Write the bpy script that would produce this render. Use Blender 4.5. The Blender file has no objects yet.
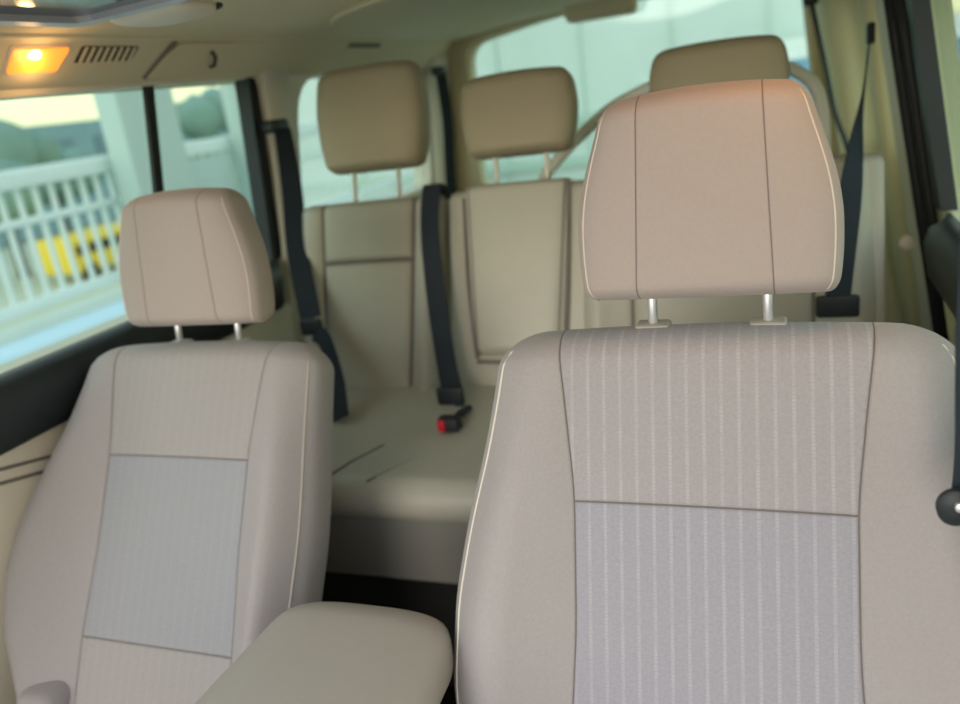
import bpy, bmesh, math, random
from math import sin, cos, pi, radians, sqrt, exp
from mathutils import Vector, Matrix
random.seed(4)
S = bpy.context.scene
COL = S.collection

# ------------------------------------------------------------------ camera
F_PX = 800.0
cam_d = bpy.data.cameras.new('camera')
cam = bpy.data.objects.new('camera', cam_d)
COL.objects.link(cam)
S.camera = cam
cam_d.sensor_width = 36.0
cam_d.lens = F_PX / 960 * 36
cam_d.clip_start = .02
YAW, PITCH, ROLL = radians(22), radians(18), radians(-8)
fw = Vector((-sin(YAW) * cos(PITCH), cos(YAW) * cos(PITCH), -sin(PITCH)))
rt = Vector((cos(YAW), sin(YAW), 0))
up = rt.cross(fw)
r2 = cos(ROLL) * rt + sin(ROLL) * up
u2 = -sin(ROLL) * rt + cos(ROLL) * up
mw = Matrix((r2, u2, -fw)).transposed().to_4x4()
mw.translation = Vector((.4513, -.9125, .2884))
cam.matrix_world = mw
cam_d.dof.use_dof = True
cam_d.dof.focus_distance = .88
cam_d.dof.aperture_fstop = 3.0

# ------------------------------------------------------------------ world, light, exposure
W = bpy.data.worlds.new('world')
S.world = W
W.use_nodes = True
wn, wl = W.node_tree.nodes, W.node_tree.links
bg = wn['Background']
tc = wn.new('ShaderNodeTexCoord')
sx = wn.new('ShaderNodeSeparateXYZ')
rp = wn.new('ShaderNodeValToRGB')
wl.new(tc.outputs['Generated'], sx.inputs[0])
wl.new(sx.outputs['Z'], rp.inputs[0])
wl.new(rp.outputs[0], bg.inputs[0])
e = rp.color_ramp.elements
e[0].position = 0; e[0].color = (.35, .36, .38, 1)
e[1].position = 1; e[1].color = (.60, .68, .84, 1)
for ps, c in ((.015, (1.15, 1.0, .60, 1)), (.12, (1.12, 1.0, .72, 1)), (.30, (.86, .86, .88, 1))):
    k = rp.color_ramp.elements.new(ps); k.color = c
bg.inputs[1].default_value = 1.25

sun_d = bpy.data.lights.new('evening_sun', 'SUN')
sun_d.energy = .9
sun_d.angle = radians(25)
sun_d.color = (1, .92, .84)
sun = bpy.data.objects.new('evening_sun', sun_d)
COL.objects.link(sun)
sun.rotation_euler = Vector((.12, 1, -.17)).to_track_quat('-Z', 'Y').to_euler()

S.view_settings.view_transform = 'Standard'
S.view_settings.look = 'None'
S.view_settings.gamma = 1
S.view_settings.use_curve_mapping = False
S.view_settings.exposure = .46
S.cycles.use_denoising = True
S.cycles.max_bounces = 10
S.cycles.diffuse_bounces = 6
S.cycles.transparent_max_bounces = 16
S.cycles.sample_clamp_indirect = 4

# ------------------------------------------------------------------ materials
def srgb(r, g, b):
    f = lambda c: (c / 255 / 12.92) if c / 255 <= .04045 else ((c / 255 + .055) / 1.055) ** 2.4
    return (f(r), f(g), f(b), 1)

def mat(name, col, rough=.7, metal=0, nscale=0, namt=.0, bump=0, bscale=400, emit=None, estr=0, spec=.5, sheen=0):
    m = bpy.data.materials.new(name)
    m.use_nodes = True
    n, l = m.node_tree.nodes, m.node_tree.links
    b = n['Principled BSDF']
    b.inputs['Base Color'].default_value = col
    b.inputs['Roughness'].default_value = rough
    b.inputs['Metallic'].default_value = metal
    b.inputs['Specular IOR Level'].default_value = spec
    if sheen:
        b.inputs['Sheen Weight'].default_value = sheen
        b.inputs['Sheen Roughness'].default_value = .4
    t = n.new('ShaderNodeTexCoord')
    if nscale:
        no = n.new('ShaderNodeTexNoise'); no.inputs['Scale'].default_value = nscale
        no.inputs['Detail'].default_value = 4
        l.new(t.outputs['Object'], no.inputs['Vector'])
        mx = n.new('ShaderNodeMix'); mx.data_type = 'RGBA'
        mx.inputs[6].default_value = tuple(c * (1 - namt) for c in col[:3]) + (1,)
        mx.inputs[7].default_value = tuple(min(1, c * (1 + namt)) for c in col[:3]) + (1,)
        l.new(no.outputs['Fac'], mx.inputs[0])
        l.new(mx.outputs[2], b.inputs['Base Color'])
    if bump:
        no2 = n.new('ShaderNodeTexNoise'); no2.inputs['Scale'].default_value = bscale
        no2.inputs['Detail'].default_value = 2
        l.new(t.outputs['Object'], no2.inputs['Vector'])
        bp = n.new('ShaderNodeBump'); bp.inputs['Strength'].default_value = bump
        bp.inputs['Distance'].default_value = .001
        l.new(no2.outputs['Fac'], bp.inputs['Height'])
        l.new(bp.outputs[0], b.inputs['Normal'])
    if emit:
        b.inputs['Emission Color'].default_value = emit
        b.inputs['Emission Strength'].default_value = estr
    return m

def stripe_mat(name, col, light, pitch=.0185, amt=.6):
    """woven fabric with broken pale pinstripes running up the seat"""
    m = mat(name, col, .9, bump=.35, bscale=700, sheen=.15)
    n, l = m.node_tree.nodes, m.node_tree.links
    b = n['Principled BSDF']
    t = [x for x in n if x.type == 'TEX_COORD'][0]
    s = n.new('ShaderNodeSeparateXYZ'); l.new(t.outputs['Object'], s.inputs[0])
    def mth(op, a, v=None):
        q = n.new('ShaderNodeMath'); q.operation = op
        if hasattr(a, 'links'): l.new(a, q.inputs[0])
        else: q.inputs[0].default_value = a
        if v is not None:
            if hasattr(v, 'links'): l.new(v, q.inputs[1])
            else: q.inputs[1].default_value = v
        return q.outputs[0]
    fx = mth('FRACT', mth('MULTIPLY', mth('ADD', s.outputs['X'], 5.0), 1 / pitch))
    st = mth('LESS_THAN', fx, .2)
    ck = mth('LESS_THAN', mth('FRACT', mth('MULTIPLY', s.outputs['Z'], 1 / .0042)), .85)
    no = n.new('ShaderNodeTexNoise'); no.inputs['Scale'].default_value = 45
    l.new(t.outputs['Object'], no.inputs['Vector'])
    rg = n.new('ShaderNodeMapRange'); rg.inputs[1].default_value = .35; rg.inputs[2].default_value = .6
    rg.inputs[3].default_value = .25; rg.inputs[4].default_value = amt
    l.new(no.outputs['Fac'], rg.inputs[0])
    fac = mth('MULTIPLY', mth('MULTIPLY', st, ck), rg.outputs[0])
    n2 = n.new('ShaderNodeTexNoise'); n2.inputs['Scale'].default_value = 260
    l.new(t.outputs['Object'], n2.inputs['Vector'])
    m1 = n.new('ShaderNodeMix'); m1.data_type = 'RGBA'
    m1.inputs[6].default_value = tuple(c * .86 for c in col[:3]) + (1,)
    m1.inputs[7].default_value = tuple(c * 1.14 for c in col[:3]) + (1,)
    l.new(n2.outputs['Fac'], m1.inputs[0])
    m2 = n.new('ShaderNodeMix'); m2.data_type = 'RGBA'
    m2.inputs[7].default_value = light
    l.new(fac, m2.inputs[0]); l.new(m1.outputs[2], m2.inputs[6]); l.new(m2.outputs[2], b.inputs['Base Color'])
    return m

def glass_mat(name, tint, rough=.02):
    m = bpy.data.materials.new(name); m.use_nodes = True
    n, l = m.node_tree.nodes, m.node_tree.links
    n.clear()
    o = n.new('ShaderNodeOutputMaterial')
    tr = n.new('ShaderNodeBsdfTransparent'); tr.inputs[0].default_value = tint
    gl = n.new('ShaderNodeBsdfGlossy'); gl.inputs['Roughness'].default_value = rough
    lw = n.new('ShaderNodeLayerWeight'); lw.inputs[0].default_value = .5
    pw = n.new('ShaderNodeMath'); pw.operation = 'POWER'; pw.inputs[1].default_value = 5
    fr = n.new('ShaderNodeMath'); fr.operation = 'MULTIPLY_ADD'; fr.inputs[1].default_value = .45; fr.inputs[2].default_value = .025
    l.new(lw.outputs['Facing'], pw.inputs[0]); l.new(pw.outputs[0], fr.inputs[0])
    mx = n.new('ShaderNodeMixShader')
    l.new(fr.outputs[0], mx.inputs[0]); l.new(tr.outputs[0], mx.inputs[1]); l.new(gl.outputs[0], mx.inputs[2])
    l.new(mx.outputs[0], o.inputs[0])
    return m

M = {}
M['leather'] = mat('beige_leather', srgb(184, 178, 166), .48, nscale=60, namt=.04, bump=.15, bscale=500)
M['fabric'] = mat('beige_suede_fabric', srgb(166, 161, 160), .92, nscale=300, namt=.10, bump=.35, bscale=800, sheen=.2)
M['hr2'] = mat('rear_headrest_leather', srgb(166, 154, 128), .55, nscale=40, namt=.04)
M['hr'] = mat('headrest_cloth', srgb(172, 160, 153), .85, nscale=250, namt=.05, bump=.2, bscale=800, sheen=.15)
M['stripe'] = stripe_mat('pinstripe_cloth', srgb(162, 158, 160), srgb(190, 186, 186), amt=.5)
M['cool'] = stripe_mat('pinstripe_cloth_lower', srgb(158, 157, 165), srgb(186, 185, 190), amt=.5)  # bluish window light on the lower insert mixed into this cloth colour
M['hrpipe'] = mat('headrest_piping', srgb(214, 202, 190), .7)
M['seam'] = mat('seam_thread', srgb(122, 115, 110), .9)
M['plain'] = stripe_mat('faint_pinstripe_cloth', srgb(164, 160, 158), srgb(176, 172, 170), amt=.3)
M['plainc'] = stripe_mat('faint_pinstripe_cloth_lower', srgb(156, 158, 162), srgb(168, 170, 173), amt=.3)  # same cool window light held in the passenger's lower cloth colour
M['piping'] = mat('pale_piping', srgb(226, 220, 204), .6)
M['bench'] = mat('bench_leather', srgb(180, 177, 161), .42, nscale=40, namt=.04, bump=.12, bscale=400)
M['lining'] = mat('headliner_felt', srgb(224, 212, 180), .95, nscale=500, namt=.06)
M['trim'] = mat('beige_plastic_trim', srgb(228, 220, 200), .55, nscale=30, namt=.02)
M['trim_sunlit'] = mat('sunlit_plastic_trim', srgb(242, 234, 190), .5, nscale=30, namt=.02)  # beige trim made paler and yellower, sunlight on the right side painted in
M['chrome'] = mat('chrome', srgb(245, 245, 248), .38, .75)
M['black'] = mat('black_rubber', srgb(24, 28, 30), .6, nscale=80, namt=.1)
M['blackp'] = mat('black_soft_plastic', srgb(34, 42, 46), .5, bump=.2, bscale=300)
M['belt'] = mat('belt_webbing', srgb(30, 40, 50), .8, bump=.3, bscale=900)
M['red'] = mat('red_release_button', srgb(200, 24, 48), .4)
M['carpet'] = mat('dark_carpet', srgb(38, 38, 36), 1, nscale=300, namt=.3)
M['lamp'] = mat('amber_lamp_lens', srgb(255, 170, 70), .4, emit=(1, .30, .045, 1), estr=.75)
M['bulb'] = mat('lit_bulb', srgb(255, 230, 180), .4, emit=(1, .72, .35, 1), estr=4)
M['dark'] = mat('vent_recess', srgb(60, 58, 48), .8)
M['glass'] = glass_mat('tinted_side_glass', (.77, .885, .85, 1))
M['glassr'] = glass_mat('tinted_rear_glass', (.75, .88, .835, 1))
M['sunglass'] = mat('smoked_sunroof_glass', srgb(70, 74, 82), .08, spec=.8)

# ------------------------------------------------------------------ helpers
def obj(name, verts, faces, m, parent=None, smooth=True, midx=None):
    me = bpy.data.meshes.new(name)
    me.from_pydata([tuple(v) for v in verts], [], faces)
    for q in (m if isinstance(m, (list, tuple)) else [m]):
        me.materials.append(q)
    if midx:
        me.polygons.foreach_set('material_index', midx)
    if smooth:
        me.polygons.foreach_set('use_smooth', [True] * len(me.polygons))
    me.update()
    o = bpy.data.objects.new(name, me)
    COL.objects.link(o)
    if parent: o.parent = parent
    return o

def bmobj(name, bm, m, parent=None, smooth=False):
    bmesh.ops.recalc_face_normals(bm, faces=bm.faces)
    me = bpy.data.meshes.new(name)
    bm.to_mesh(me); bm.free()
    for q in (m if isinstance(m, (list, tuple)) else [m]):
        me.materials.append(q)
    if smooth:
        me.polygons.foreach_set('use_smooth', [True] * len(me.polygons))
    o = bpy.data.objects.new(name, me)
    COL.objects.link(o)
    if parent: o.parent = parent
    return o

def autosmooth(o, ang=35):
    me = o.data
    me.polygons.foreach_set('use_smooth', [True] * len(me.polygons))
    bm = bmesh.new(); bm.from_mesh(me)
    for ed in bm.edges:
        if len(ed.link_faces) == 2 and ed.calc_face_angle(0) > radians(ang):
            ed.smooth = False
    bm.to_mesh(me); bm.free()
    return o

def tag(o, label=None, cat=None, group=None, kind=None):
    if label: o['label'] = label
    if cat: o['category'] = cat
    if group: o['group'] = group
    if kind: o['kind'] = kind
    return o

def empty(name, loc, rot=(0, 0, 0)):
    o = bpy.data.objects.new(name, None)
    o.empty_display_size = .05
    o.location = loc; o.rotation_euler = rot
    COL.objects.link(o)
    return o

def box_bm(x0, x1, y0, y1, z0, z1, bev=0, seg=3, bm=None):
    own = bm is None
    b = bmesh.new()
    bmesh.ops.create_cube(b, size=1)
    bmesh.ops.scale(b, vec=(x1 - x0, y1 - y0, z1 - z0), verts=b.verts)
    bmesh.ops.translate(b, vec=((x0 + x1) / 2, (y0 + y1) / 2, (z0 + z1) / 2), verts=b.verts)
    if bev:
        bmesh.ops.bevel(b, geom=b.edges[:] , offset=bev, segments=seg, affect='EDGES', profile=.5)
    if own: return b
    me = bpy.data.meshes.new('t'); b.to_mesh(me); b.free(); bm.from_mesh(me); bpy.data.meshes.remove(me)
    return bm

def box(name, x0, x1, y0, y1, z0, z1, m, parent=None, bev=0, seg=3):
    return autosmooth(bmobj(name, box_bm(x0, x1, y0, y1, z0, z1, bev, seg), m, parent))

def tube_geo(pts, r, n=10, closed=False):
    pts = [Vector(p) for p in pts]
    vs, fs = [], []
    N = len(pts)
    prev = None
    for i, p in enumerate(pts):
        a = pts[i - 1] if (i or closed) else p
        b = pts[(i + 1) % N] if (i < N - 1 or closed) else p
        t = (b - a).normalized()
        if prev is None:
            x = t.orthogonal().normalized()
        else:
            x = (prev - t * prev.dot(t)).normalized()
        prev = x
        y = t.cross(x)
        rr = r[i] if isinstance(r, (list, tuple)) else r
        for k in range(n):
            a2 = 2 * pi * k / n
            vs.append(p + x * cos(a2) * rr + y * sin(a2) * rr)
    L = N if closed else N - 1
    for i in range(L):
        j = (i + 1) % N
        for k in range(n):
            fs.append((i * n + k, i * n + (k + 1) % n, j * n + (k + 1) % n, j * n + k))
    if not closed:
        fs.append(tuple(range(n))[::-1]); fs.append(tuple((N - 1) * n + k for k in range(n)))
    return vs, fs

def tube(name, pts, r, m, parent=None, n=10, closed=False):
    v, f = tube_geo(pts, r, n, closed)
    return obj(name, v, f, m, parent)

def catmull(pts, n=8):
    P = [Vector(p) for p in pts]
    P = [2 * P[0] - P[1]] + P + [2 * P[-1] - P[-2]]
    out = []
    for i in range(1, len(P) - 2):
        for k in range(n):
            t = k / n
            a, b, c, d = P[i - 1], P[i], P[i + 1], P[i + 2]
            out.append(.5 * ((2 * b) + (c - a) * t + (2 * a - 5 * b + 4 * c - d) * t * t + (3 * b - a - 3 * c + d) * t ** 3))
    out.append(P[-2])
    return out

def ribbon(name, pts, wdirs, width, m, parent=None, th=.0022, n=8):
    """webbing: a flat strap with thickness that follows pts, wdirs give its width direction"""
    P = catmull(pts, n)
    Wd = catmull(wdirs, n)
    vs, fs = [], []
    for i, p in enumerate(P):
        t = (P[min(i + 1, len(P) - 1)] - P[max(i - 1, 0)]).normalized()
        w = Wd[i] - t * Wd[i].dot(t)
        w.normalize()
        nn = t.cross(w)
        wd = width
        for a, b in ((-1, -1), (-.9, -1.3), (.9, -1.3), (1, -1), (1, 1), (.9, 1.3), (-.9, 1.3), (-1, 1)):
            vs.append(p + w * a * wd / 2 + nn * b * th / 2)
    for i in range(len(P) - 1):
        for k in range(8):
            fs.append((i * 8 + k, i * 8 + (k + 1) % 8, i * 8 + 8 + (k + 1) % 8, i * 8 + 8 + k))
    fs.append(tuple(range(8))[::-1]); fs.append(tuple(len(vs) - 8 + k for k in range(8)))
    return obj(name, vs, fs, m, parent, smooth=False)

def interp(tab, s):
    if s <= tab[0][0]: return tab[0][1]
    for (a, va), (b, vb) in zip(tab, tab[1:]):
        if s <= b:
            t = (s - a) / (b - a)
            return va + (vb - va) * t
    return tab[-1][1]

def smoothtab(tab):
    def f(s):
        d = .012
        return sum(interp(tab, s + k * d) for k in (-2, -1, 0, 1, 2)) / 5
    return f

def pad(name, smin, smax, wtab, xitab, D, mats, parent=None, seams=(), bol=0, bolx=.8, bsig=.2, pw=5.0,
        rtop=.05, ctop=.06, rbot=.03, arch=.0, groove=.003, insert_rows=None, ns=56, cx=None, boltab=None,
        puff=0, gw=.0035, center=0.0, sidegroove=False, outer=None, inner=None, rc=None):
    """upholstered pad as one closed surface. Local x across, -y to the front, z up.
    D = half thickness; xitab = half width of the centre insert (seam grooves there)."""
    wf = smoothtab(wtab); xf = smoothtab(xitab) if xitab else None
    H = smax - smin
    S_ = [smin + H * i / ns for i in range(ns + 1)]
    ext = []
    for k in range(1, 10):
        ext.append(smax - rtop * (1 - sin(pi / 2 * k / 9)))
        ext.append(smin + rbot * (1 - sin(pi / 2 * k / 9)))
    for s0 in seams:
        for d in (-gw * 1.6, -gw * .8, 0, gw * .8, gw * 1.6): ext.append(s0 + d)
    S_ = sorted(set([s for s in S_ if all(abs(s - q) > .0022 for q in ext)] + ext))
    mid = (smin + smax) / 2
    rings = []
    vs, fs, mi = [], [], []
    K = None
    for s in S_:
        w = wf(s)
        sc = 1.0
        tt = max(0, min(1, (s - (smax - rtop)) / rtop))
        tb = max(0, min(1, ((smin + rbot) - s) / rbot))
        cc = sqrt(max(0, 1 - tt * tt)); cb = sqrt(max(0, 1 - tb * tb))
        w2 = w - ctop * (1 - cc) - (rc or min(ctop, rbot)) * (1 - cb)
        sc = max(.02, cc) * max(.02, cb)
        xi = (xf(s) if xf else w * .6)
        xi = min(xi, w2 - .012)
        # parameter list in x, front side left to right
        xs = []
        x1 = xi + 2.2 * gw
        for k in range(14):
            a = pi / 2 * (k / 13)
            xs.append(-(x1 + (w2 - x1) * (cos(a) ** (1 / 1.6))) if k < 13 else -x1)
        for d in (-1.2, -.6, 0, .6, 1.2): xs.append(-xi - d * gw * -1 if False else -xi + d * gw)
        x0 = xi - 2.2 * gw
        for k in range(25): xs.append(-x0 + 2 * x0 * k / 24)
        for d in (-1.2, -.6, 0, .6, 1.2): xs.append(xi + d * gw)
        for k in range(14):
            a = pi / 2 * (1 - k / 13)
            xs.append((x1 + (w2 - x1) * (cos(a) ** (1 / 1.6))) if k > 0 else x1)
        ring = []
        bamt = (boltab and interp(boltab, s)) if boltab else bol
        for x in xs:
            q = min(1, abs(x) / w2)
            nf = D * max(0, 1 - q ** pw) ** (1 / pw)
            nb = 0
            if bamt:
                nb = bamt * exp(-((abs(x) / w2 - bolx) / bsig) ** 2) * max(0, 1 - q ** 6) ** .5
            pf = puff * (1 - min(1, abs(x) / max(xi, .01)) ** 2) if abs(x) < xi else 0
            g = groove * exp(-((abs(x) - xi) / gw) ** 2) if xitab else 0
            for s0 in seams:
                if abs(x) < xi + gw: g = max(g, groove * exp(-((s - s0) / gw) ** 2))
            if sidegroove:
                g = max(g, sidegroove * exp(-((q - .965) / .012) ** 2))
            nn = (nf + nb + pf) * sc - g * min(1, sc * 1.5)
            ring.append((x, nn))
        nbk = 22
        for k in range(1, nbk):
            a = pi * k / nbk
            cx_, sy_ = cos(a), sin(a)
            x = w2 * (1 if cx_ >= 0 else -1) * abs(cx_) ** (2 / pw)
            nn = -D * abs(sy_) ** (2 / pw) * sc
            ring.append((x, nn))
        K = len(ring)
        for x, nn in ring:
            az = s + arch * (1 - (x / w) ** 2) * max(0, (s - mid) / (smax - mid)) if s > mid else s
            if outer and x < -xi: x = -xi + (x + xi) * (1 + interp(outer, s))
            if inner and x > xi: x = xi + (x - xi) * (1 + interp(inner, s))
            vs.append((x, -nn - center, az))
        rings.append((s, xi, xs))
    for i in range(len(S_) - 1):
        s = (S_[i] + S_[i + 1]) / 2
        _, xi, xs = rings[i]
        for k in range(K):
            k2 = (k + 1) % K
            fs.append((i * K + k, i * K + k2, (i + 1) * K + k2, (i + 1) * K + k))
            m_ = 0
            if xitab and k < len(xs) - 1:
                xm = (xs[k] + xs[k + 1]) / 2
                if insert_rows and abs(xm) < xi:
                    for (lo, hi, mm) in insert_rows:
                        if lo <= s < hi: m_ = mm
                if abs(abs(xm) - xi) < gw * .7: m_ = len(mats) - 1
                if abs(xm) < xi and any(abs(s - s0) < gw * .7 for s0 in seams): m_ = len(mats) - 1
            mi.append(m_)
    fs.append(tuple(range(K))[::-1]); mi.append(0)
    fs.append(tuple((len(S_) - 1) * K + k for k in range(K))); mi.append(0)
    return obj(name, vs, fs, mats, parent, midx=mi)

def prism(name, poly, frame, t0, t1, m, parent=None, holes=(), smooth=False):
    """slab with the outline poly (list of (a, b)), holes cut out, mapped by frame(a, b, t)"""
    bm = bmesh.new()
    layers = []
    for t in (t0, t1):
        allv = []
        edges = []
        for lp in [poly] + list(holes):
            vv = [bm.verts.new(frame(a, b, t)) for a, b in lp]
            for i in range(len(vv)):
                edges.append(bm.edges.new((vv[i], vv[(i + 1) % len(vv)])))
            allv.append(vv)
        if holes:
            bmesh.ops.triangle_fill(bm, use_beauty=True, use_dissolve=False, edges=edges)
        else:
            bm.faces.new(allv[0])
        layers.append(allv)
    for A, B in zip(*layers):
        for i in range(len(A)):
            j = (i + 1) % len(A)
            bm.faces.new((A[i], A[j], B[j], B[i]))
    return autosmooth(bmobj(name, bm, m, parent), 30)

def rpoly(pts, r, n=6):
    """round the corners of a polygon; r one radius or a list"""
    out = []
    N = len(pts)
    for i, p in enumerate(pts):
        rr = r[i] if isinstance(r, (list, tuple)) else r
        p = Vector(p); a = Vector(pts[i - 1]); b = Vector(pts[(i + 1) % N])
        if rr <= 0:
            out.append(tuple(p)); continue
        da = (a - p); db = (b - p)
        ra = min(rr, da.length * .45, db.length * .45)
        A = p + da.normalized() * ra; B = p + db.normalized() * ra
        for k in range(n + 1):
            t = k / n
            out.append(tuple((1 - t) ** 2 * A + 2 * t * (1 - t) * p + t * t * B))
    return out

def lathe(name, prof, m, parent=None, n=20, axis='z', loc=(0, 0, 0)):
    vs, fs = [], []
    for r, h in prof:
        for k in range(n):
            a = 2 * pi * k / n
            v = (r * cos(a), r * sin(a), h)
            if axis == 'y': v = (v[0], -v[2], v[1])
            if axis == 'x': v = (v[2], v[0], v[1])
            vs.append((v[0] + loc[0], v[1] + loc[1], v[2] + loc[2]))
    for i in range(len(prof) - 1):
        for k in range(n):
            fs.append((i * n + k, i * n + (k + 1) % n, (i + 1) * n + (k + 1) % n, (i + 1) * n + k))
    fs.append(tuple(range(n))[::-1]); fs.append(tuple((len(prof) - 1) * n + k for k in range(n)))
    return autosmooth(obj(name, vs, fs, m, parent), 40)

# ------------------------------------------------------------------ body shell
FLOOR = -.98
def XL(z):                      # inner face of the left body side
    return -.80 + .085 * (z + .07)
def XR(z):
    return .748 - .16 * (z + .07)
def fl(a, b, t): return (XL(b) - t, a, b)
def fr(a, b, t): return (XR(b) + t, a, b)

box('floor', -.9, .85, -1.3, 2.3, FLOOR - .05, FLOOR, M['carpet'])
bpy.data.objects['floor']['kind'] = 'structure'
YF, YB = -.75, 2.12
win_l = rpoly([(YF + .1, -.064), (.895, -.064), (.880, .392), (YF + .1, .368)], [0, .03, .03, 0])
qwin_l = rpoly([(1.0, -.03), (1.93, -.03), (1.93, .385), (1.06, .385)], [.05, .05, .10, .12])
wl_ = prism('wall_left', [(YF, FLOOR), (YB, FLOOR), (YB, .40), (YF, .40)], fl, 0, .07, M['trim'], holes=[win_l, qwin_l])
tag(wl_, kind='structure')
win_r = rpoly([(YF + .1, -.05), (.93, -.05), (.93, .375), (YF + .1, .375)], [0, .03, .03, 0])
qwin_r = rpoly([(1.25, .0), (1.85, .0), (1.85, .35), (1.25, .35)], .06)
wr_ = prism('wall_right', [(YF, FLOOR), (YB, FLOOR), (YB, .40), (YF, .40)], fr, 0, .07, M['trim_sunlit'], holes=[win_r, qwin_r])
tag(wr_, kind='structure')
# rear wall: tailgate with its window
def fb(a, b, t): return (a, YB + t - .05 * (b - .1), b)
win_b = rpoly([(-.67, -.08), (.575, -.12), (.515, .475), (.20, .508), (-.25, .508), (-.64, .448)], [.06, .06, .04, .3, .3, .07])
wb_ = prism('wall_back', [(-.86, FLOOR), (.80, FLOOR), (.80, .56), (-.86, .56)], fb, 0, .06, M['lining'], holes=[win_b])
tag(wb_, kind='structure')
# frame moulding round the rear window
tr = [Vector(fb(a, b, -.006)) for a, b in rpoly([(-.685, -.09), (.59, -.13), (.53, .488), (.20, .522), (-.25, .522), (-.655, .462)], [.06, .06, .04, .3, .3, .07])]
tag(tube('trim_3', tr, .014, M['lining'], n=8, closed=True), kind='structure')

# ceiling: cant rails and headliner in one loft
prof = [(-.870, .385), (XL(.39) - .012, .388), (XL(.39) + .002, .393), (-.745, .402), (-.722, .430), (-.700, .456), (-.688, .468), (-.672, .474), (-.650, .476),
        (-.60, .480), (-.50, .494), (-.35, .508), (-.15, .516), (0, .518), (.15, .516), (.35, .506),
        (.48, .490), (.56, .472), (.60, .455), (.635, .430), (.660, .400), (.675, .385), (.80, .380)]
vs, fs = [], []
ys = [-.70 + i * .0945 for i in range(31)]
for y in ys:
    for x, z in prof:
        k = max(0, min(1, (z - .40) / .08))
        vs.append((x, y, z))
K = len(prof)
for i in range(len(ys) - 1):
    for k in range(K - 1):
        fs.append((i * K + k, i * K + k + 1, (i + 1) * K + k + 1, (i + 1) * K + k))
n0 = len(vs)
vs += [(x, y, .60) for y in (ys[0], ys[-1]) for x in (-.87, .80)]
fs.append((n0, n0 + 1, n0 + 3, n0 + 2))
ceil = obj('ceiling', vs, fs, M['lining'])
tag(ceil, kind='structure')
# seam rolls of the headliner
tag(tube('trim_1', [(-.690, y, .470) for y in (-.65, 0, .6, 1.2, 1.5)], .008, M['lining'], n=8), kind='structure')
tag(tube('trim_2', catmull([(-.66, 1.15, .474), (-.50, .86, .490), (-.24, .77, .509), (.1, .76, .515), (.4, .78, .50)]), .006, M['lining'], n=8), kind='structure')
# rear header bulge above the tailgate window
bm = box_bm(-.42, .38, 2.06, 2.12, .508, .55, .015)
tag(autosmooth(bmobj('trim_4', bm, M['lining'])), kind='structure')

# black door frame strips, left rear door
def strip(name, a0, a1, frame, wd, t0, t1, m, parent=None):
    (ya, za), (yb, zb) = a0, a1
    return prism(name, [(ya, za), (ya + wd, za), (yb + wd, zb), (yb, zb)], frame, t0, t1, m, parent)
w1 = prism('window_1', rpoly([(YF + .08, -.08), (.88, -.08), (.86, .40), (YF + .08, .40)], [0, .03, .03, 0]), fl, .030, .034, M['glass'])
tag(w1, kind='structure')
d = strip('divider_bar', (.435, -.07), (.494, .40), fl, .024, .006, .016, M['black'], w1)
d = prism('rear_frame', [(.840, -.07), (.905, -.07), (.892, .40), (.842, .40)], fl, .002, .040, M['blackp'], w1)
tube('door_seal', [fl(y, z, -.001) for y, z in ((.880, -.30), (.878, -.07), (.872, .15), (.866, .30), (.862, .388))], .005, M['black'], w1)
tag(prism('window_2', rpoly([(.98, -.05), (1.95, -.05), (1.95, .40), (1.03, .40)], .08), fl, .040, .044, M['glass']), kind='structure')
w3 = prism('window_3', rpoly([(YF + .08, -.06), (.95, -.06), (.95, .385), (YF + .08, .385)], [0, .03, .03, 0]), fr, .030, .034, M['glass'])
tag(w3, kind='structure')
tag(prism('window_4', rpoly([(1.23, -.01), (1.87, -.01), (1.87, .37), (1.23, .37)], .06), fr, .040, .044, M['glass']), kind='structure')
tag(prism('window_5', rpoly([(-.69, -.1), (.595, -.14), (.535, .49), (.20, .525), (-.25, .525), (-.66, .465)], [.06, .06, .10, .3, .3, .08]), fb, .03, .034, M['glassr']), kind='structure')
d = strip('divider_bar', (.44, -.06), (.40, .385), fr, .010, .012, .045, M['black'], w3)

# left doors: black belt line over a beige card
d1 = prism('door_1', rpoly([(-.745, -.95), (.86, -.95), (.86, -.185), (-.745, -.185)], .01), fl, -.022, -.001, M['trim'])
tag(d1, kind='structure')
tp = []
prof2 = [(0, -.062), (-.022, -.066), (-.045, -.080), (-.056, -.105), (-.054, -.150), (-.040, -.182), (0, -.188)]
def door_top(side, y0, y1, parent, pr=prof2, m=None):
    vs, fs = [], []
    X = XL if side < 0 else XR
    n = 14
    for i in range(n + 1):
        y = y0 + (y1 - y0) * i / n
        e_ = min(1, (i / 1.2)) * min(1, (n - i) / 1.2)
        e_ = max(.25, e_)
        for t, z in pr:
            vs.append((X(z) - side * (-t) * e_ if side < 0 else X(z) + t * e_, y, z))
    k = len(pr)
    for i in range(n):
        for j in range(k - 1):
            fs.append((i * k + j, i * k + j + 1, (i + 1) * k + j + 1, (i + 1) * k + j))
    fs.append(tuple(range(k))); fs.append(tuple(n * k + j for j in range(k)))
    for i in range(n): fs.append((i * k, (i + 1) * k, (i + 1) * k + k - 1, i * k + k - 1))
    return obj('door_top', vs, fs, m or M['blackp'], parent)
def dtl(t): return t
vs, fs = [], []
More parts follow.
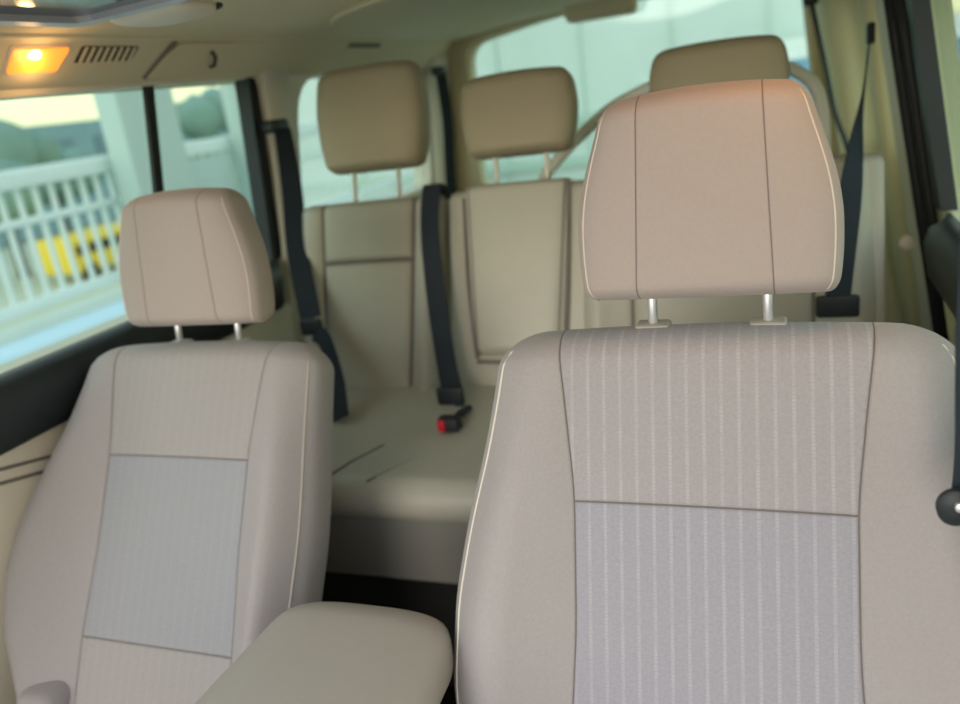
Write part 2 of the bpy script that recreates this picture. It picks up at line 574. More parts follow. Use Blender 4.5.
def door_belt(name, X, sgn, y0, y1, pr, m, parent, rnd=.05):
    vs, fs = [], []
    n = 24; k = len(pr)
    zt = pr[0][1]
    for i in range(n + 1):
        y = y0 + (y1 - y0) * i / n
        de = min(y - y0, y1 - y)
        q = min(1, max(0, de / rnd)); q = sqrt(1 - (1 - q) ** 2)
        for t, z in pr:
            zz = zt + (z - zt) * (.15 + .85 * q) if rnd else z
            zz = z - (zt - z) * 0 - (1 - q) * (pr[-1][1] - zt) * -.0
            vs.append((X(z) + sgn * t * (.1 + .9 * q), y, zz))
    for i in range(n):
        for j in range(k - 1):
            fs.append((i * k + j, i * k + j + 1, (i + 1) * k + j + 1, (i + 1) * k + j))
        fs.append((i * k, (i + 1) * k, (i + 1) * k + k - 1, i * k + k - 1))
    fs.append(tuple(range(k))); fs.append(tuple(n * k + j for j in range(k)))
    return obj(name, vs, fs, m, parent)
pl_ = [(.0, -.060), (.018, -.062), (.040, -.072), (.052, -.100), (.050, -.150), (.038, -.180), (0, -.190)]
door_belt('belt_line', XL, 1, -.74, .86, pl_, M['blackp'], d1, .03)
for z in (-.235, -.26):
    tube('seam', [fl(y, z + (y - .05) * -.25, -.024) for y in (-.3, -.1, .05, .2, .5)], .003, M['seam'], d1, n=6)
d2 = prism('door_2', rpoly([(-.745, -.95), (.80, -.95), (.80, -.20), (-.745, -.20)], .01), fr, -.030, -.001, M['trim_sunlit'])
tag(d2, kind='structure')
door_belt('belt_line', XR, -1, -.74, .80, [(0, -.045), (.02, -.047), (.045, -.06), (.058, -.09), (.058, -.15), (.04, -.19), (0, -.2)], M['blackp'], d2, .06)

# right rear door opening: double black seal and window frame
for nm, yy, rr, tt in (('door_seal', .985, .012, -.026), ('door_seal', .935, .011, -.014)):
    tube(nm, [fr(yy + dy, z, tt) for dy, z in ((.0, .39), (0, .25), (0, .1), (0, -.03), (-.01, -.2), (-.03, -.6))], rr, M['black'], w3)
prism('rear_frame', [(.83, -.05), (.945, -.05), (.945, .385), (.83, .385)], fr, -.010, .020, M['blackp'], w3)

# C pillar covers
def pillar(name, pts, hw, depth, m, sgn, lenf=1.0):
    """swept rounded cover; pts (x, y, z); hw half width along y; depth inward"""
    vs, fs = [], []
    n = 14
    for (x, y, z), h in zip(pts, hw):
        for k in range(n + 1):
            a = pi * k / n
            c = cos(a); s_ = sin(a)
            vs.append((x - sgn * depth * abs(s_) ** .55, y + h * (abs(c) ** .7) * (1 if c > 0 else -1), z))
    k = n + 1
    for i in range(len(pts) - 1):
        for j in range(n):
            fs.append((i * k + j, i * k + j + 1, (i + 1) * k + j + 1, (i + 1) * k + j))
        fs.append((i * k, i * k + n, (i + 1) * k + n, (i + 1) * k))
    fs.append(tuple(range(k))); fs.append(tuple((len(pts) - 1) * k + j for j in range(k)))
    return obj(name, vs, fs, m)
def pp(X, rows): return [(X(z) , y, z) for y, z in rows]
o = pillar('trim_5', pp(XL, ((.945, .41), (.945, .30), (.94, .15), (.935, 0), (.935, -.2), (.93, -.5))), (.062, .058, .054, .058, .07, .08), .022, M['trim'], -1)
tag(o, kind='structure')
o = pillar('trim_6', pp(XL, ((2.02, .42), (2.02, .2), (2.02, 0), (2.02, -.5))), (.085, .075, .08, .10), .045, M['trim'], -1)
tag(o, kind='structure')
o = pillar('trim_7', pp(XR, ((1.10, .42), (1.11, .30), (1.12, .15), (1.13, 0), (1.14, -.2), (1.15, -.6))), (.12, .12, .12, .13, .15, .16), .035, M['trim'], 1)
tag(o, kind='structure')
o = pillar('trim_8', pp(XR, ((1.95, .42), (1.95, .2), (1.95, 0), (1.95, -.6))), (.13, .12, .12, .14), .12, M['trim_sunlit'], 1)
tag(o, kind='structure')
o = pillar('trim_9', pp(XR, ((1.42, .42), (1.45, .2), (1.50, 0), (1.55, -.6))), (.07, .07, .08, .10), .045, M['trim_sunlit'], 1)
tag(o, kind='structure')

# ------------------------------------------------------------------ front seats
def pframe(parent, O, rec, yaw=0):
    f = empty('recline_frame', O, (-rec, 0, yaw)); f.parent = parent
    return f

def post_pair(parent, hs, z0, z1, y=0):
    for s_ in (-1, 1):
        tube('headrest_post', [(s_ * hs, y, z0), (s_ * hs, y, z1)], .0052, M['chrome'], parent, n=14)
        g = pad_bezel(parent, s_ * hs, y, z0)
def pad_bezel(parent, x, y, z):
    b = box_bm(x - .019, x + .019, y - .012, y + .012, z - .012, z + .006, .005)
    return autosmooth(bmobj('post_guide', b, M['leather'], parent))

def place_in(o, O, rec):
    """put a mesh built in seat-back space at O, reclined"""
    o.location = O; o.rotation_euler = (-rec, 0, 0)
    return o

def front_seat(base, label, rec, scale=1.0, hrz=0.0, outer=None, inner=None, mats=('stripe', 'cool')):
    """base: top centre of the seat back (front insert plane)"""
    root = empty('front_seat', (base[0], base[1] + .02, FLOOR))
    tag(root, label, 'seat', 'front seats')
    O = Vector(base) - Vector(root.location)
    wt = [(-.80, .262), (-.62, .296), (-.45, .322), (-.34, .316), (-.25, .299), (-.16, .276), (-.10, .264), (-.05, .256), (.0, .250)]
    xt = [(-.80, .150), (-.50, .158), (-.36, .150), (-.20, .150), (-.10, .160), (.0, .172)]
    bt = [(-.70, .035), (-.50, .058), (-.35, .058), (-.20, .040), (-.08, .014), (0, 0)]
    sb = pad('backrest', -.74, -.012, [(s, w * scale) for s, w in wt], [(s, w * scale) for s, w in xt], .058,
             [M['fabric'], M[mats[0]], M[mats[1]], M['seam']], root, seams=(-.212, -.508), outer=outer, inner=inner, gw=.0013,
             boltab=bt, bolx=.80, bsig=.17, pw=3.6, rtop=.045, ctop=.062, arch=.008, groove=.003,
             insert_rows=[(-.212, .1, 1), (-.508, -.212, 2), (-1, -.508, 1)], ns=64)
    place_in(sb, O + Vector((0, .052, 0)), rec)
    # piping down the outer edges of the back
    for s_ in (-1, 1):
        pts = []
        for i in range(44):
            s = -.70 + .680 * i / 43
            w = smoothtab([(a, b * scale) for a, b in wt])(s)
            tt = max(0, min(1, (s + .057) / .045)); cc = sqrt(1 - tt * tt)
            w -= .062 * (1 - cc)
            q_ = .945
            nn = (.058 * (1 - q_ ** 3.6) ** (1 / 3.6) + interp(bt, s) * exp(-((q_ - .80) / .17) ** 2) * (1 - q_ ** 6) ** .5) * max(.02, cc)
            x = w * q_; xi_ = smoothtab([(a, b * scale) for a, b in xt])(s)
            if outer and s_ < 0: x = xi_ + (x - xi_) * (1 + interp(outer, s))
            if inner and s_ > 0: x = xi_ + (x - xi_) * (1 + interp(inner, s))
            pts.append((s_ * x, -nn, s))
        place_in(tube('piping', pts,   .0016, M['piping' if mats[0] == 'stripe' else 'leather'], root, n=6), O + Vector((0, .052, 0)), rec)
    # posts and headrest
    HO = O + Vector((0, .042, 0))
    for s_ in (-1, 1):
        p = tube('headrest_post', [(s_ * .064, 0, -.03), (s_ * .064, 0, .09)], .0056, M['chrome'], root, n=14)
        place_in(p, HO, radians(8))
        b = box_bm(s_ * .064 - .020, s_ * .064 + .020, -.016, .014, -.014, .002, .004)
        g = autosmooth(bmobj('post_guide', b, M['leather'], root)); g.location = HO
    hw = [(.03, .136), (.06, .140), (.10, .142), (.14, .140), (.19, .127), (.23, .112), (.27, .104)]
    hx = [(.04, .072), (.16, .067), (.28, .062)]
    hr = pad('headrest', .034 + hrz, .256 + hrz, [(a + hrz, b) for a, b in hw], [(a + hrz, b) for a, b in hx], .050, [M['hr'], M['seam']], root, pw=3.6,
             rtop=.026, ctop=.020, rbot=.022, rc=.012, arch=.008, groove=.0012, gw=.0012, ns=48, sidegroove=False, puff=.0)
    place_in(hr, O + Vector((0, .030, 0)), radians(8))
    for s_ in (-1, 1):
        pts = []
        for i in range(36):
            s = .036 + .214 * i / 35
            w = smoothtab(hw)(s)
            tt = max(0, min(1, (s - .230) / .026)); tb = max(0, min(1, (.056 - s) / .022))
            cc = sqrt(1 - tt * tt); cb = sqrt(1 - tb * tb)
            w -= .020 * (1 - cc) + .012 * (1 - cb)
            q_ = .93
            nn = .050 * (1 - q_ ** 3.6) ** (1 / 3.6) * max(.02, cc) * max(.02, cb)
            pts.append((s_ * w * q_, -nn, s + hrz))
        q = tube('piping', pts, .0011, M['hrpipe'], root, n=6)
        place_in(q, O + Vector((0, .030, 0)), radians(8))
    # cushion
    cu = pad('seat_cushion', -.50, .02, [(-.5, .255), (-.3, .268), (0, .26)], [(-.5, .16), (0, .15)], .075,
             [M['fabric'], M['stripe'], M['seam']], root, boltab=[(-.5, .03), (-.2, .045), (0, .02)], bolx=.82, bsig=.15, pw=3.5,
             rtop=.05, ctop=.03, rbot=.06, insert_rows=[(-1, 1, 1)], groove=.003)
    dn = Vector((0, -sin(rec), -cos(rec)))
    hip = O + dn * .66
    cu.location = hip + Vector((0, -.0, -.07)); cu.rotation_euler = (-radians(82), 0, 0)
    # recliner side cover and base
    for s_ in (-1, 1):
        b = box_bm(s_ * .265 - .022, s_ * .265 + .022, hip.y - .16, hip.y + .10, hip.z - .16, hip.z - .03, .018)
        autosmooth(bmobj('recliner_cover', b, M['trim'], root))
        b = box_bm(s_ * .20 - .02, s_ * .20 + .02, hip.y - .42, hip.y + .06, .0, .05, .006)
        autosmooth(bmobj('seat_rail', b, M['black'], root))
    b = box_bm(-.23, .23, hip.y - .42, hip.y + .04, .045, hip.z - .14, .02)
    autosmooth(bmobj('seat_base', b, M['black'], root))
    return root, hip

drv, _h = front_seat((.37, -.04, 0), 'large beige seat with striped cloth back nearest the camera, at right', radians(20))
pas, _h = front_seat((-.490, .13, -.064), 'beige seat beside the left window, smaller and farther than the other front seat', radians(30), .95,
                 outer=[(-.74, -.1), (-.62, .12), (-.52, .38), (-.42, .43), (-.25, .25), (-.05, 0)], inner=[(-.74, -.42), (-.45, -.36), (-.25, -.22), (-.05, -.05)], mats=('plain', 'plainc'))

o = autosmooth(bmobj('hinge_cover', box_bm(-.725, -.645, -.22, -.12, -.70, -.530, .024), M['fabric'], pas)); o.location = -Vector(pas.location)

# ------------------------------------------------------------------ centre console with armrest
con = empty('centre_console', (-.05, -.4, FLOOR))
tag(con, 'beige padded armrest console between the two front seats', 'console')
def cl(x, y, z): return (x + .05, y + .4, z - FLOOR)
b = box_bm(-.11, .085, -.50, .08, 0, .60, .02)
autosmooth(bmobj('console_body', b, M['blackp'], con))
lid = pad('armrest_lid', -.30, .30, [(-.30, .134), (.1, .134), (.30, .124)], None, .055, [M['leather']], con, pw=3.2, rtop=.07, ctop=.05, rbot=.05)
lid.rotation_euler = (-radians(90), 0, 0)
lid.location = cl(-.062, -.43, -.365)

# ------------------------------------------------------------------ rear bench
bench = empty('rear_bench_seat', (0, .75, FLOOR))
tag(bench, 'wide beige leather bench seat with three headrests behind the front seats', 'bench seat')
def bl(x, y, z): return Vector((x, y - .75, z - FLOOR))
REC = radians(20)
BO = bl(0, .80, .08)      # bench back plane origin
def bpad(name, xc, smin, smax, hw, xi, n0=0, **kw):
    o = pad(name, smin, smax, hw, xi, kw.pop('D', .05), kw.pop('mats', [M['bench'], M['bench'], M['seam']]), bench, **kw)
    place_in(o, BO + Vector((xc, cos(REC) * .05, -sin(REC) * .05)) + Vector((0, -cos(REC), sin(REC))) * n0, REC)
    return o
bpad('backrest', -.476, -.50, .004, [(-.5, .18), (-.25, .187), (0, .194)], [(-.5, .108), (-.3, .116), (0, .124)], boltab=[(-.5, .03), (-.2, .022), (0, .004)],
     bolx=.86, bsig=.12, seams=(-.150,), rtop=.028, ctop=.02, groove=.009, gw=.007, puff=.006, pw=4.5)
# right hand section: side bolster, folding armrest in the middle, outer seat
bpad('backrest', .183, -.50, .006, [(-.5, .448), (0, .452)], None, rtop=.028, ctop=.02, pw=9, mats=[M['bench']])
bpad('armrest', -.098, -.385, .010, [(-.385, .105), (0, .125)], [(-.385, .096), (0, .114)], n0=.018, rtop=.02, ctop=.015, rbot=.03, groove=.003, pw=6, D=.05, puff=.004)
bpad('backrest_pad', .330, -.49, .006, [(-.5, .27), (-.3, .290), (0, .28)], [(-.5, .17), (0, .18)], n0=.012, boltab=[(-.5, .03), (-.2, .025), (0, .004)], bolx=.88, bsig=.1,
     seams=(-.15,), rtop=.028, ctop=.03, groove=.007, gw=.006, puff=.006, pw=5)
# dark seams beside the armrest
for pts in ([(-.226, -.047, -.02), (-.216, -.055, -.2), (-.200, -.060, -.33), (-.193, -.060, -.385)], [(.022, -.062, -.005), (.018, -.064, -.2), (.010, -.064, -.38)], [(-.193, -.058, -.392), (-.1, -.06, -.394), (.0, -.058, -.392)]):
    place_in(tube('seam', catmull(pts), .004, M['seam'], bench, n=6), BO + Vector((0, cos(REC) * .05, -sin(REC) * .05)) , REC)
# cushion, two sections
cu = pad('seat_cushion', -.445, .03, [(-.56, .62), (0, .635)], None, .042, [M['bench'], M['bench'], M['seam']], bench,
         pw=7, rtop=.04, ctop=.02, rbot=.045, groove=.003, gw=.005, puff=.006)
cu.location = bl(-.01, .66, -.384); cu.rotation_euler = (-radians(87), 0, 0)
for pts in ([(-.36, .235), (-.34, .30), (-.30, .37)], [(-.27, .235), (-.235, .29), (-.18, .36), (-.12, .41)]):
    tube('seam', [bl(x, y, -.3400 - (.66 - y) * .052) for x, y in pts], .0024, M['seam'], bench, n=6)
b = box_bm(-.64, .60, .32, .62, -.90, -.43, .02)
o = bmobj('bench_base', b, M['carpet'], bench); o.location = -Vector(bench.location)
b = box_bm(-.63, .60, .228, .28, -.57, -.392, .012)
o = autosmooth(bmobj('front_valance', b, mat('shaded_beige_vinyl', srgb(128, 126, 118), .7), bench)); o.location = -Vector(bench.location)  # beige vinyl darkened to hold the shade under the cushion edge

def bench_headrest(x, s0, hsz=1.0, dy=0.0, h=.22, tilt=12):
    hw = [(.0, .118), (.05, .132), (.12, .140), (.18, .134), (.22, .124)]
    O = BO + Vector((x, .045 + dy, 0))
    hr = pad('headrest', 0, h, [(a * h / .22, b_ * hsz) for a, b_ in hw], None, .056, [M['hr2']], bench, pw=3.6, rtop=.030, ctop=.024, rbot=.022, arch=.006, ns=30)
    up_ = Vector((0, sin(REC), cos(REC)))
    place_in(hr, O + up_ * s0, radians(tilt))
    for s_ in (-1, 1):
        place_in(tube('headrest_post', [(s_ * .06, 0, -.03), (s_ * .06, 0, s0 + .03)], .0055, M['piping'], bench, n=10), O, REC * .8)
bench_headrest(-.468, .058, 1.02, h=.243)
bench_headrest(-.100, .058, .96, h=.18)
bench_headrest(.330, .072, 1.0, h=.168)

# ------------------------------------------------------------------ seat belts
def tongue(parent, p, m=None, w=.052):
    b = box_bm(p[0] - w / 2, p[0] + w / 2, p[1] - .008, p[1] + .006, p[2] - .022, p[2] + .018, .006)
    return autosmooth(bmobj('latch_plate', b, M['blackp'], parent))

# left rear belt
t = empty('seat_belt', (XL(.2) + .03, .93, .2))
tag(t, 'dark seat belt hanging from the left pillar, latch plate resting beside the bench', 'seat belt', 'seat belts')
L = Vector(t.location)
pts = [Vector(p) - L for p in ((-.732, .90, .262), (-.728, .895, .235), (-.713, .86, .111), (-.660, .75, -.024), (-.585, .635, -.165))]
ribbon('webbing', pts, [Vector((.35, .94, 0))] * 2 + [Vector((.7, .7, 0))] * 2 + [Vector((1, .2, 0))], .052, M['belt'], t)
o = autosmooth(bmobj('belt_guide', box_bm(-.775, -.728, .86, .935, .255, .285, .01), M['blackp'], t)); o.location = -L
tongue(t, (-.585 - L.x, .632 - L.y, -.182 - L.z), w=.06)
pts = [Vector(p) - L for p in ((-.572, .622, -.195), (-.536, .60, -.212), (-.495, .55, -.277), (-.444, .46, -.340))]
ribbon('lap_webbing', pts, [Vector((1, -.3, 0))] * 4, .040, M['belt'], t)

# middle belt
t = empty('seat_belt', (-.28, .80, .10))
tag(t, 'dark seat belt running down the middle of the bench between its two backrests', 'seat belt', 'seat belts')
L = Vector(t.location)
def on_back(x, s, n): return Vector((x, .80 + s * sin(REC) - n * cos(REC), .08 + s * cos(REC) + n * sin(REC)))
pts = [on_back(-.300, -.01, -.05), on_back(-.300, .014, -.02), on_back(-.300, .006, .010), on_back(-.294, -.10, .034), on_back(-.275, -.25, .045), on_back(-.245, -.40, .060), on_back(-.222, -.455, .085)]
ribbon('webbing', [p - L for p in pts], [Vector((1, 0, 0))] * 7, .046, M['belt'], t)
p = on_back(-.222, -.462, .095) - L
tongue(t, p, w=.062)
p1 = on_back(-.205, -.46, .09)
ribbon('lap_webbing', [q - L for q in (p1, p1 + Vector((.01, -.03, -.04)), p1 + Vector((.035, -.07, -.07)), p1 + Vector((.06, -.09, -.082)))], [Vector((1, 0, .2))] * 4, .022, M['belt'], t)
# its buckle
bk = empty('belt_buckle', (-.184, .430, -.333))
tag(bk, 'black seat belt buckle with red release button on the bench cushion', 'buckle')
o = autosmooth(bmobj('buckle_body', box_bm(-.016, .030, -.014, .014, -.014, .016, .006), M['black'], bk))
o = autosmooth(bmobj('release_button', box_bm(-.013, .002, -.019, -.010, -.011, .014, .003), M['red'], bk))
tube('buckle_stalk', [(0.01, .01, 0), (.01, .05, .0), (.01, .10, -.01)], .008, M['belt'], bk)

# right rear belt
t = empty('seat_belt', (.62, .98, .29))
tag(t, 'dark seat belt slanting from the right pillar to behind the nearest front seat', 'seat belt', 'seat belts')
L = Vector(t.location)
pts = [Vector(p) - L for p in ((.622, 1.0, .288), (.600, .875, .171), (.576, .73, .075), (.554, .60, -.023), (.538, .55, -.136))]
ribbon('webbing', pts, [Vector((.1, 1, 0)), Vector((.15, 1, 0)), Vector((.5, .8, 0)), Vector((.9, .4, 0)), Vector((1, .2, 0))], .042, M['belt'], t)
tongue(t, Vector((.5375, .545, -.146)) - L, w=.07)
o = autosmooth(bmobj('belt_guide', box_bm(.617, .631, .99, 1.03, .270, .312, .005), M['black'], t)); o.location = -L

# third row belt straps, thin and far
t = empty('seat_belt', (-.66, 1.9, .38))
tag(t, 'narrow dark strap hanging between quarter window and rear window on the left', 'seat belt', 'seat belts')
L = Vector(t.location)
ribbon('webbing', [Vector(p) - L for p in ((-.668, 1.86, .37), (-.668, 1.86, .2), (-.675, 1.84, .05), (-.68, 1.82, -.10))], [Vector((.6, .8, 0))] * 4, .045, M['belt'], t)
o = autosmooth(bmobj('belt_guide', box_bm(-.70, -.655, 1.84, 1.90, .355, .385, .008), M['blackp'], t)); o.location = -L
t = empty('seat_belt', (.53, 1.7, .40))
tag(t, 'narrow dark strap slanting down beside the rear window behind the nearest headrest', 'seat belt', 'seat belts')
L = Vector(t.location)
ribbon('webbing', [Vector(p) - L for p in ((.530, 1.62, .40), (.565, 1.61, .23), (.590, 1.60, .10), (.622, 1.6, .0), (.64, 1.6, -.1))], [Vector((.3, 1, 0))] * 5, .045, M['belt'], t)
o = autosmooth(bmobj('belt_guide', box_bm(.51, .55, 1.58, 1.66, .385, .41, .008), M['blackp'], t)); o.location = -L

# driver belt at the right edge
t = empty('seat_belt', (.62, -.12, .0))
tag(t, 'black front seat belt with round latch stop at the right edge', 'seat belt', 'seat belts')
L = Vector(t.location)
ribbon('webbing', [Vector(p) - L for p in ((0.600, -.215, .25), (0.600, -.215, .083), (0.602, -.215, .015), (0.605, -.212, -.047), (0.605, -.208, -.095))], [Vector((1, .3, 0))] * 5, .046, M['belt'], t)
o = lathe('latch_stop', [(.0, -.006), (.011, -.006), (.0145, -.002), (.0145, .004), (.011, .007), (.003, .008)], M['blackp'], t, n=28, axis='y')
o.location = Vector((.584, -.225, -.098)) - L
o.scale = (1.0, 1, 1.15)
o = lathe('stop_stud', [(0.0, 0), (.004, 0), (.004, .004), (.002, .005)], M['chrome'], t, n=14, axis='y')
o.location = Vector((.586, -.233, -.093)) - L

# ------------------------------------------------------------------ roof fittings
def cant(y, z, off=0):
    """point on the left cant rail face, off metres inward"""
    x = -.760 + (z - .39) * (.06 / .07)
    n = Vector((.07, 0, -.06)).normalized()
    return Vector((x, y, z)) + n * off
def cf(a, b, t): return tuple(cant(a, b, t))
lamp = empty('courtesy_lamp', cant(.19, .435))
tag(lamp, 'lit amber courtesy lamp with slanted lens in the left roof rail', 'lamp')
L = Vector(lamp.location)
o = prism('lamp_bezel', rpoly([(.130, .414), (.243, .416), (.262, .458), (.133, .456)], .006), cf, -.01, .004, M['trim'], lamp); o.location = -L
o = prism('lamp_lens', rpoly([(.137, .418), (.238, .4195), (.254, .4545), (.139, .4525)], .006), cf, .0, .0065, M['lamp'], lamp); o.location = -L
b = bmesh.new(); bmesh.ops.create_uvsphere(b, u_segments=16, v_segments=10, radius=.0095)
bmesh.ops.scale(b, vec=(1, 1.5, 1), verts=b.verts)
o = bmobj('bulb', b, M['bulb'], lamp, True); o.location = cant(.182, .445, .004) - L
pld = bpy.data.lights.new('lamp_glow', 'POINT'); pld.energy = .12; pld.color = (1, .55, .2); pld.shadow_soft_size = .015
q = bpy.data.objects.new('lamp_glow', pld); COL.objects.link(q); q.parent = lamp; q.location = cant(.185, .435, .03) - L
q['kind'] = 'light'

added_lamp = empty('courtesy_lamp', (.50, -.10, .488))  # added lamp above the frame, put in to tint the headrest top orange
tag(added_lamp, 'added unseen amber lamp in the roof, tinting the top of the nearest headrest', 'lamp')
autosmooth(bmobj('lamp_bezel', box_bm(-.065, .065, -.035, .035, -.006, .02, .005), M['trim'], added_lamp))
autosmooth(bmobj('lamp_lens', box_bm(-.055, .055, -.026, .026, -.012, .01, .004), M['lamp'], added_lamp))
added_glow = bpy.data.lights.new('lamp_glow', 'POINT'); added_glow.energy = .45; added_glow.color = (1, .42, .12); added_glow.shadow_soft_size = .03
q = bpy.data.objects.new('lamp_glow', added_glow); COL.objects.link(q); q.parent = added_lamp; q.location = (0, 0, -.045)

vent = empty('roof_vent', cant(.345, .445))
tag(vent, 'small dark slotted air vent next to the amber lamp in the roof rail', 'vent')
L = Vector(vent.location)
o = prism('vent_recess', rpoly([(.275, .431), (.415, .433), (.425, .4555), (.283, .4555)], .004), cf, -.004, .0042, M['dark'], vent); o.location = -L
for i in range(8):
    y = .284 + i * .0172
    o = prism('slat', [(y, .432), (y + .0065, .432), (y + .0125, .455), (y + .006, .455)], cf, .003, .0062, M['lining'], vent); o.location = -L

gr = empty('handle_cover', cant(.62, .44))
tag(gr, 'rounded beige grab handle housing with small coat hook above the left door', 'grab handle')
L = Vector(gr.location)
o = prism('housing', rpoly([(.470, .404), (.755, .404), (.745, .4665), (.520, .4625)], [.004, .01, .012, .05], 8), cf, -.01, .010, M['lining'], gr); o.location = -L
o = prism('housing_edge', rpoly([(.462, .402), (.474, .402), (.528, .4655), (.516, .4665)], .003), cf, -.01, .0085, M['seam'], gr); o.location = -L
o = tube('coat_hook', [cant(.645, .45, .006) - L, cant(.645, .446, .022) - L, cant(.647, .432, .026) - L, cant(.648, .425, .018) - L], .0045, M['dark'], gr)

# oval vent over the left quarter window
v2 = empty('oval_vent', (-.690, 1.37, .464))
tag(v2, 'dark oval vent in the roof rail above the left quarter window', 'vent')
L = Vector(v2.location)
o = prism('vent_recess', rpoly([(1.27, .452), (1.47, .452), (1.47, .470), (1.27, .470)], .02), cf, -.004, .0050, M['seam'], v2); o.location = -L
o = prism('rim', rpoly([(1.26, .448), (1.48, .448), (1.48, .454), (1.26, .454)], .003), cf, -.004, .006, M['lining'], v2); o.location = -L

# sunroof with blind, top left corner
sr = empty('sunroof', (-.10, -.1, .50))
tag(sr, 'dark glass sunroof with pale metal rim at the top left', 'sunroof')
L = Vector(sr.location)
ol = rpoly([(-.52, -.66), (.30, -.66), (.30, .12), (-.52, .11)], [.02, .02, .03, .03], 8)
il = rpoly([(-.50, -.64), (.28, -.64), (.28, .10), (-.50, .09)], [.02, .02, .025, .025], 8)
def sf(a, b, t): return (a, b, .4955 + t - .028 * max(0, (abs(a) - .2)) / .3)
o = prism('rim', ol, sf, -.012, .012, mat('satin_rim', srgb(196, 196, 200), .35, .3), sr, holes=[il]); o.location = -L
o = prism('glass_panel', il, sf, -.003, .010, M['sunglass'], sr); o.location = -L

# overhead console, only its rounded rear end shows
oc = empty('overhead_console', (-.43, .185, .464))
tag(oc, 'beige rounded overhead console end at the top edge of the frame', 'console')
o = pad('console_shell', -.06, .06, [(-.06, .078), (.06, .074)], None, .016, [M['trim']], oc, pw=2.6, rtop=.05, ctop=.045, rbot=.04)
o.rotation_euler = (-radians(90), 0, 0); o.location = (0, 0, 0)
tube('seam', [(.082 * cos(a), .022 + .045 * sin(a), .0) for a in [pi * k / 20 for k in range(21)]], .003, M['black'], oc, n=6)

# high mounted stop lamp cover, hanging from the rear header
sl = empty('stop_lamp_cover', (-.115, 2.04, .497))
tag(sl, 'beige brake lamp cover hanging at the top of the rear window', 'lamp cover')
o = autosmooth(bmobj('cover', box_bm(-.125, .115, -.06, .04, -.035, .06, .02), M['lining'], sl))
o = autosmooth(bmobj('lens', box_bm(-.10, .09, .03, .05, -.02, .02, .006), mat('dark_red_lens', srgb(90, 16, 18), .3), sl))

# pale tube hoop behind the bench
hp = tube('luggage_hoop', catmull([(-.165, 1.2, .0), (-.145, 1.2, .045), (-.084, 1.2, .105), (-.012, 1.2, .16), (.06, 1.2, .205), (.18, 1.2, .245), (.32, 1.2, .262), (.44, 1.2, .250), (.505, 1.2, .215), (.535, 1.2, .16), (.545, 1.2, .04), (.55, 1.2, -.3)]), .0155, mat('pale_coated_tube', srgb(246, 246, 232), .35))
tag(hp, 'pale curved tube hoop standing behind the bench backrest', 'hoop')
# cap on the right pillar
kc = lathe('trim_cap', [(.0, 0), (.011, 0), (.016, .004), (.016, .010), (.010, .014), (.003, .015)], M['trim'], n=20, axis='y')
kc.location = (.700, 1.0, -.145)
tag(kc, 'small round beige cap on the lower right pillar', 'cap')

# ------------------------------------------------------------------ outside
gnd = box('ground', -4.4, 40, -30, 70, -1.90, -1.80, mat('grey_asphalt', srgb(176, 176, 168), .95, nscale=3, namt=.08))
tag(gnd, kind='structure')
conc = mat('pale_concrete', srgb(214, 222, 214), .9, nscale=2, namt=.05)
par = box('wall_parapet', -4.35, -4.05, -2, 12, -1.8, -.78, conc, bev=.02)
tag(par, kind='structure')
kerb = box('kerb', -4.04, -3.7, -2, 12, -1.8, -.80, mat('blue_white_concrete', srgb(214, 236, 250), .8), bev=.03)
kerb.name = 'wall_kerb'; tag(kerb, kind='structure')
rail = empty('parapet_railing', (-4.2, 4, -.78))
tag(rail, 'pale metal railing with upright bars seen through the left windows', 'railing')
L = Vector(rail.location)
white = mat('white_painted_steel', srgb(232, 240, 238), .5)
o = autosmooth(bmobj('top_rail', box_bm(-4.26, -4.10, -2, 9.7, .08, .20, .02), white, rail)); o.location = -L
o = autosmooth(bmobj('middle_rail', box_bm(-4.23, -4.17, -2, 9.7, -.16, -.11, .01), white, rail)); o.location = -L
o = autosmooth(bmobj('bottom_rail', box_bm(-4.23, -4.17, -2, 9.7, -.70, -.63, .01), white, rail)); o.location = -L
y = 2.2
while y < 7.5:
    o = autosmooth(bmobj('baluster', box_bm(-4.215, -4.185, y, y + .03, -.66, .10, .004), white, rail)); o.location = -L
    y += .135
gp = mat('pale_green_panel', srgb(190, 206, 200), .8, nscale=1.5, namt=.04)
for i, (y0, y1, lb) in enumerate(((3.72, 4.32, 'wide pale concrete column outside the left rear door window'),
                                  (5.15, 5.65, 'pale concrete column outside, right of the narrow rear door pane'))):
    c = autosmooth(bmobj('concrete_column', box_bm(-4.05, -3.85, y0 , y1 , -1.8, 2.6, .02), gp))
    tag(c, lb, 'column')
pn = box('wall_infill', -4.10, -4.06, 4.32, 5.15, -.9, .06, gp); tag(pn, kind='structure')
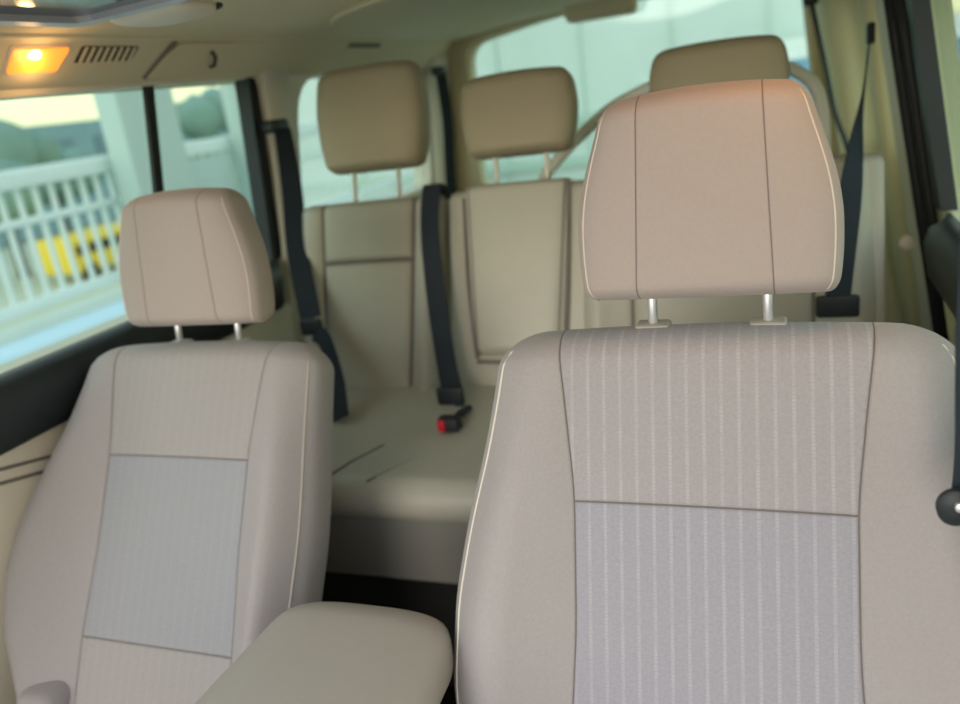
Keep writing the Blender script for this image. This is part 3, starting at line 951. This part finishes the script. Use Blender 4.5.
# far side: a low dark-green tree line and a bluish block
rngt = random.Random(3)
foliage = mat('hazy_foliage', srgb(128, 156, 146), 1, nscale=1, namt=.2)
def blob_tree(loc, r, h, label):
    root = empty('tree', loc); tag(root, label, 'tree', 'trees beyond the railing')
    tube('trunk', [(0, 0, 0), (0, 0, h)], [.25, .16], mat('bark', srgb(84, 70, 58), 1), root)
    b = bmesh.new()
    for k in range(9):
        c = Vector((rngt.uniform(-.7, .7) * r, rngt.uniform(-.7, .7) * r, h + rngt.uniform(-.2, .7) * r))
        g = bmesh.ops.create_icosphere(b, subdivisions=2, radius=r * rngt.uniform(.4, .65), matrix=Matrix.Translation(c))
        for v in g['verts']:
            v.co += Vector((rngt.uniform(-1, 1), rngt.uniform(-1, 1), rngt.uniform(-1, 1))) * r * .06
    bmobj('crown', b, foliage, root, True)
desc = ['hazy green tree at the far left of the left window', 'hazy green tree left of the wide column', 'hazy green tree partly behind the wide column', 'dark pointed tree in the narrow rear door pane', 'low hazy tree at the right side of the narrow pane']
for (x, y, r, h), dsc in zip(((-30, 24, 2.4, 1.9), (-33, 29.5, 1.9, 1.7), (-28, 32.5, 2.0, 2.0), (-30, 38, 1.9, 3.3), (-30, 42, 2.2, 1.6)), desc):
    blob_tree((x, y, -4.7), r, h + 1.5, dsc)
bb = empty('distant_building', (-45, 45, -4.7)); tag(bb, 'hazy blue grey building across the view beyond the railing', 'building')
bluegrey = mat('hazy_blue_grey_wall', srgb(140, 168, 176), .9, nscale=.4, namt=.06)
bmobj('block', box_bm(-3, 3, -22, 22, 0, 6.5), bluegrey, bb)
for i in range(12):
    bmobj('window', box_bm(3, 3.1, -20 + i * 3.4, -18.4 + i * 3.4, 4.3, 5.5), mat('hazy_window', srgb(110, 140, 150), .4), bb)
# yellow bus
bus = empty('bus', (-12, 10.8, -1.8)); tag(bus, 'yellow bus with a dark window band beyond the railing', 'bus')
bus.location = (-25.5, 24.0, -4.75)
yel = mat('yellow_paint', srgb(240, 205, 60), .4)
autosmooth(bmobj('body', box_bm(-1.5, .5, -1.75, 1.75, .35, 1.75, .12), yel, bus))
for i in range(5):
    bmobj('window', box_bm(.49, .52, -1.6 + i * .66, -1.06 + i * .66, 1.02, 1.42), M['black'], bus)
for yy in (-1.1, 1.1):
    lathe('wheel', [(.0, 0), (.32, 0), (.35, .05), (.35, .2), (.3, .25), (0.05, .25)], M['black'], bus, n=20, axis='x', loc=(.3, yy, .36))
low = box('lower_road', -59, -4.4, -29, 69, -4.85, -4.75, mat('pale_road', srgb(200, 204, 180), .9)); low.name = 'ground_lower'; tag(low, kind='structure')
gnd.scale = (1, 1, 1)
# teal glass building behind the tailgate
tb = empty('glass_building', (-2, 10, -1.8)); tag(tb, 'pale teal panelled building filling the rear window', 'building')
bmobj('facade', box_bm(-4.9, 3.6, 0, 4, 0, 9), mat('pale_panel_facade', srgb(204, 214, 210), .6, nscale=.5, namt=.04), tb)
for i in range(7):
    bmobj('mullion', box_bm(-4.6 + i * 1.15, -4.56 + i * 1.15, -.04, 0, 0, 9), mat('mullion', srgb(190, 208, 200), .6), tb)
for z in (.95, 1.50):
    bmobj('ledge', box_bm(-4.9, 2.3, -.12, 0, z, z + .10), mat('ledge', srgb(176, 196, 184), .6), tb)
bb2 = empty('blue_kiosk', (1.6, 8.6, -1.8)); tag(bb2, 'blue glass kiosk with white top at the right side of the rear window', 'building')
bmobj('facade', box_bm(-1.12, .6, 0, 1.2, 0, 1.95), mat('blue_glass_facade', srgb(120, 176, 214), .3), bb2)
bmobj('parapet', box_bm(-1.18, .66, -.06, 1.26, 1.95, 2.16), mat('white_parapet', srgb(240, 244, 244), .6), bb2)
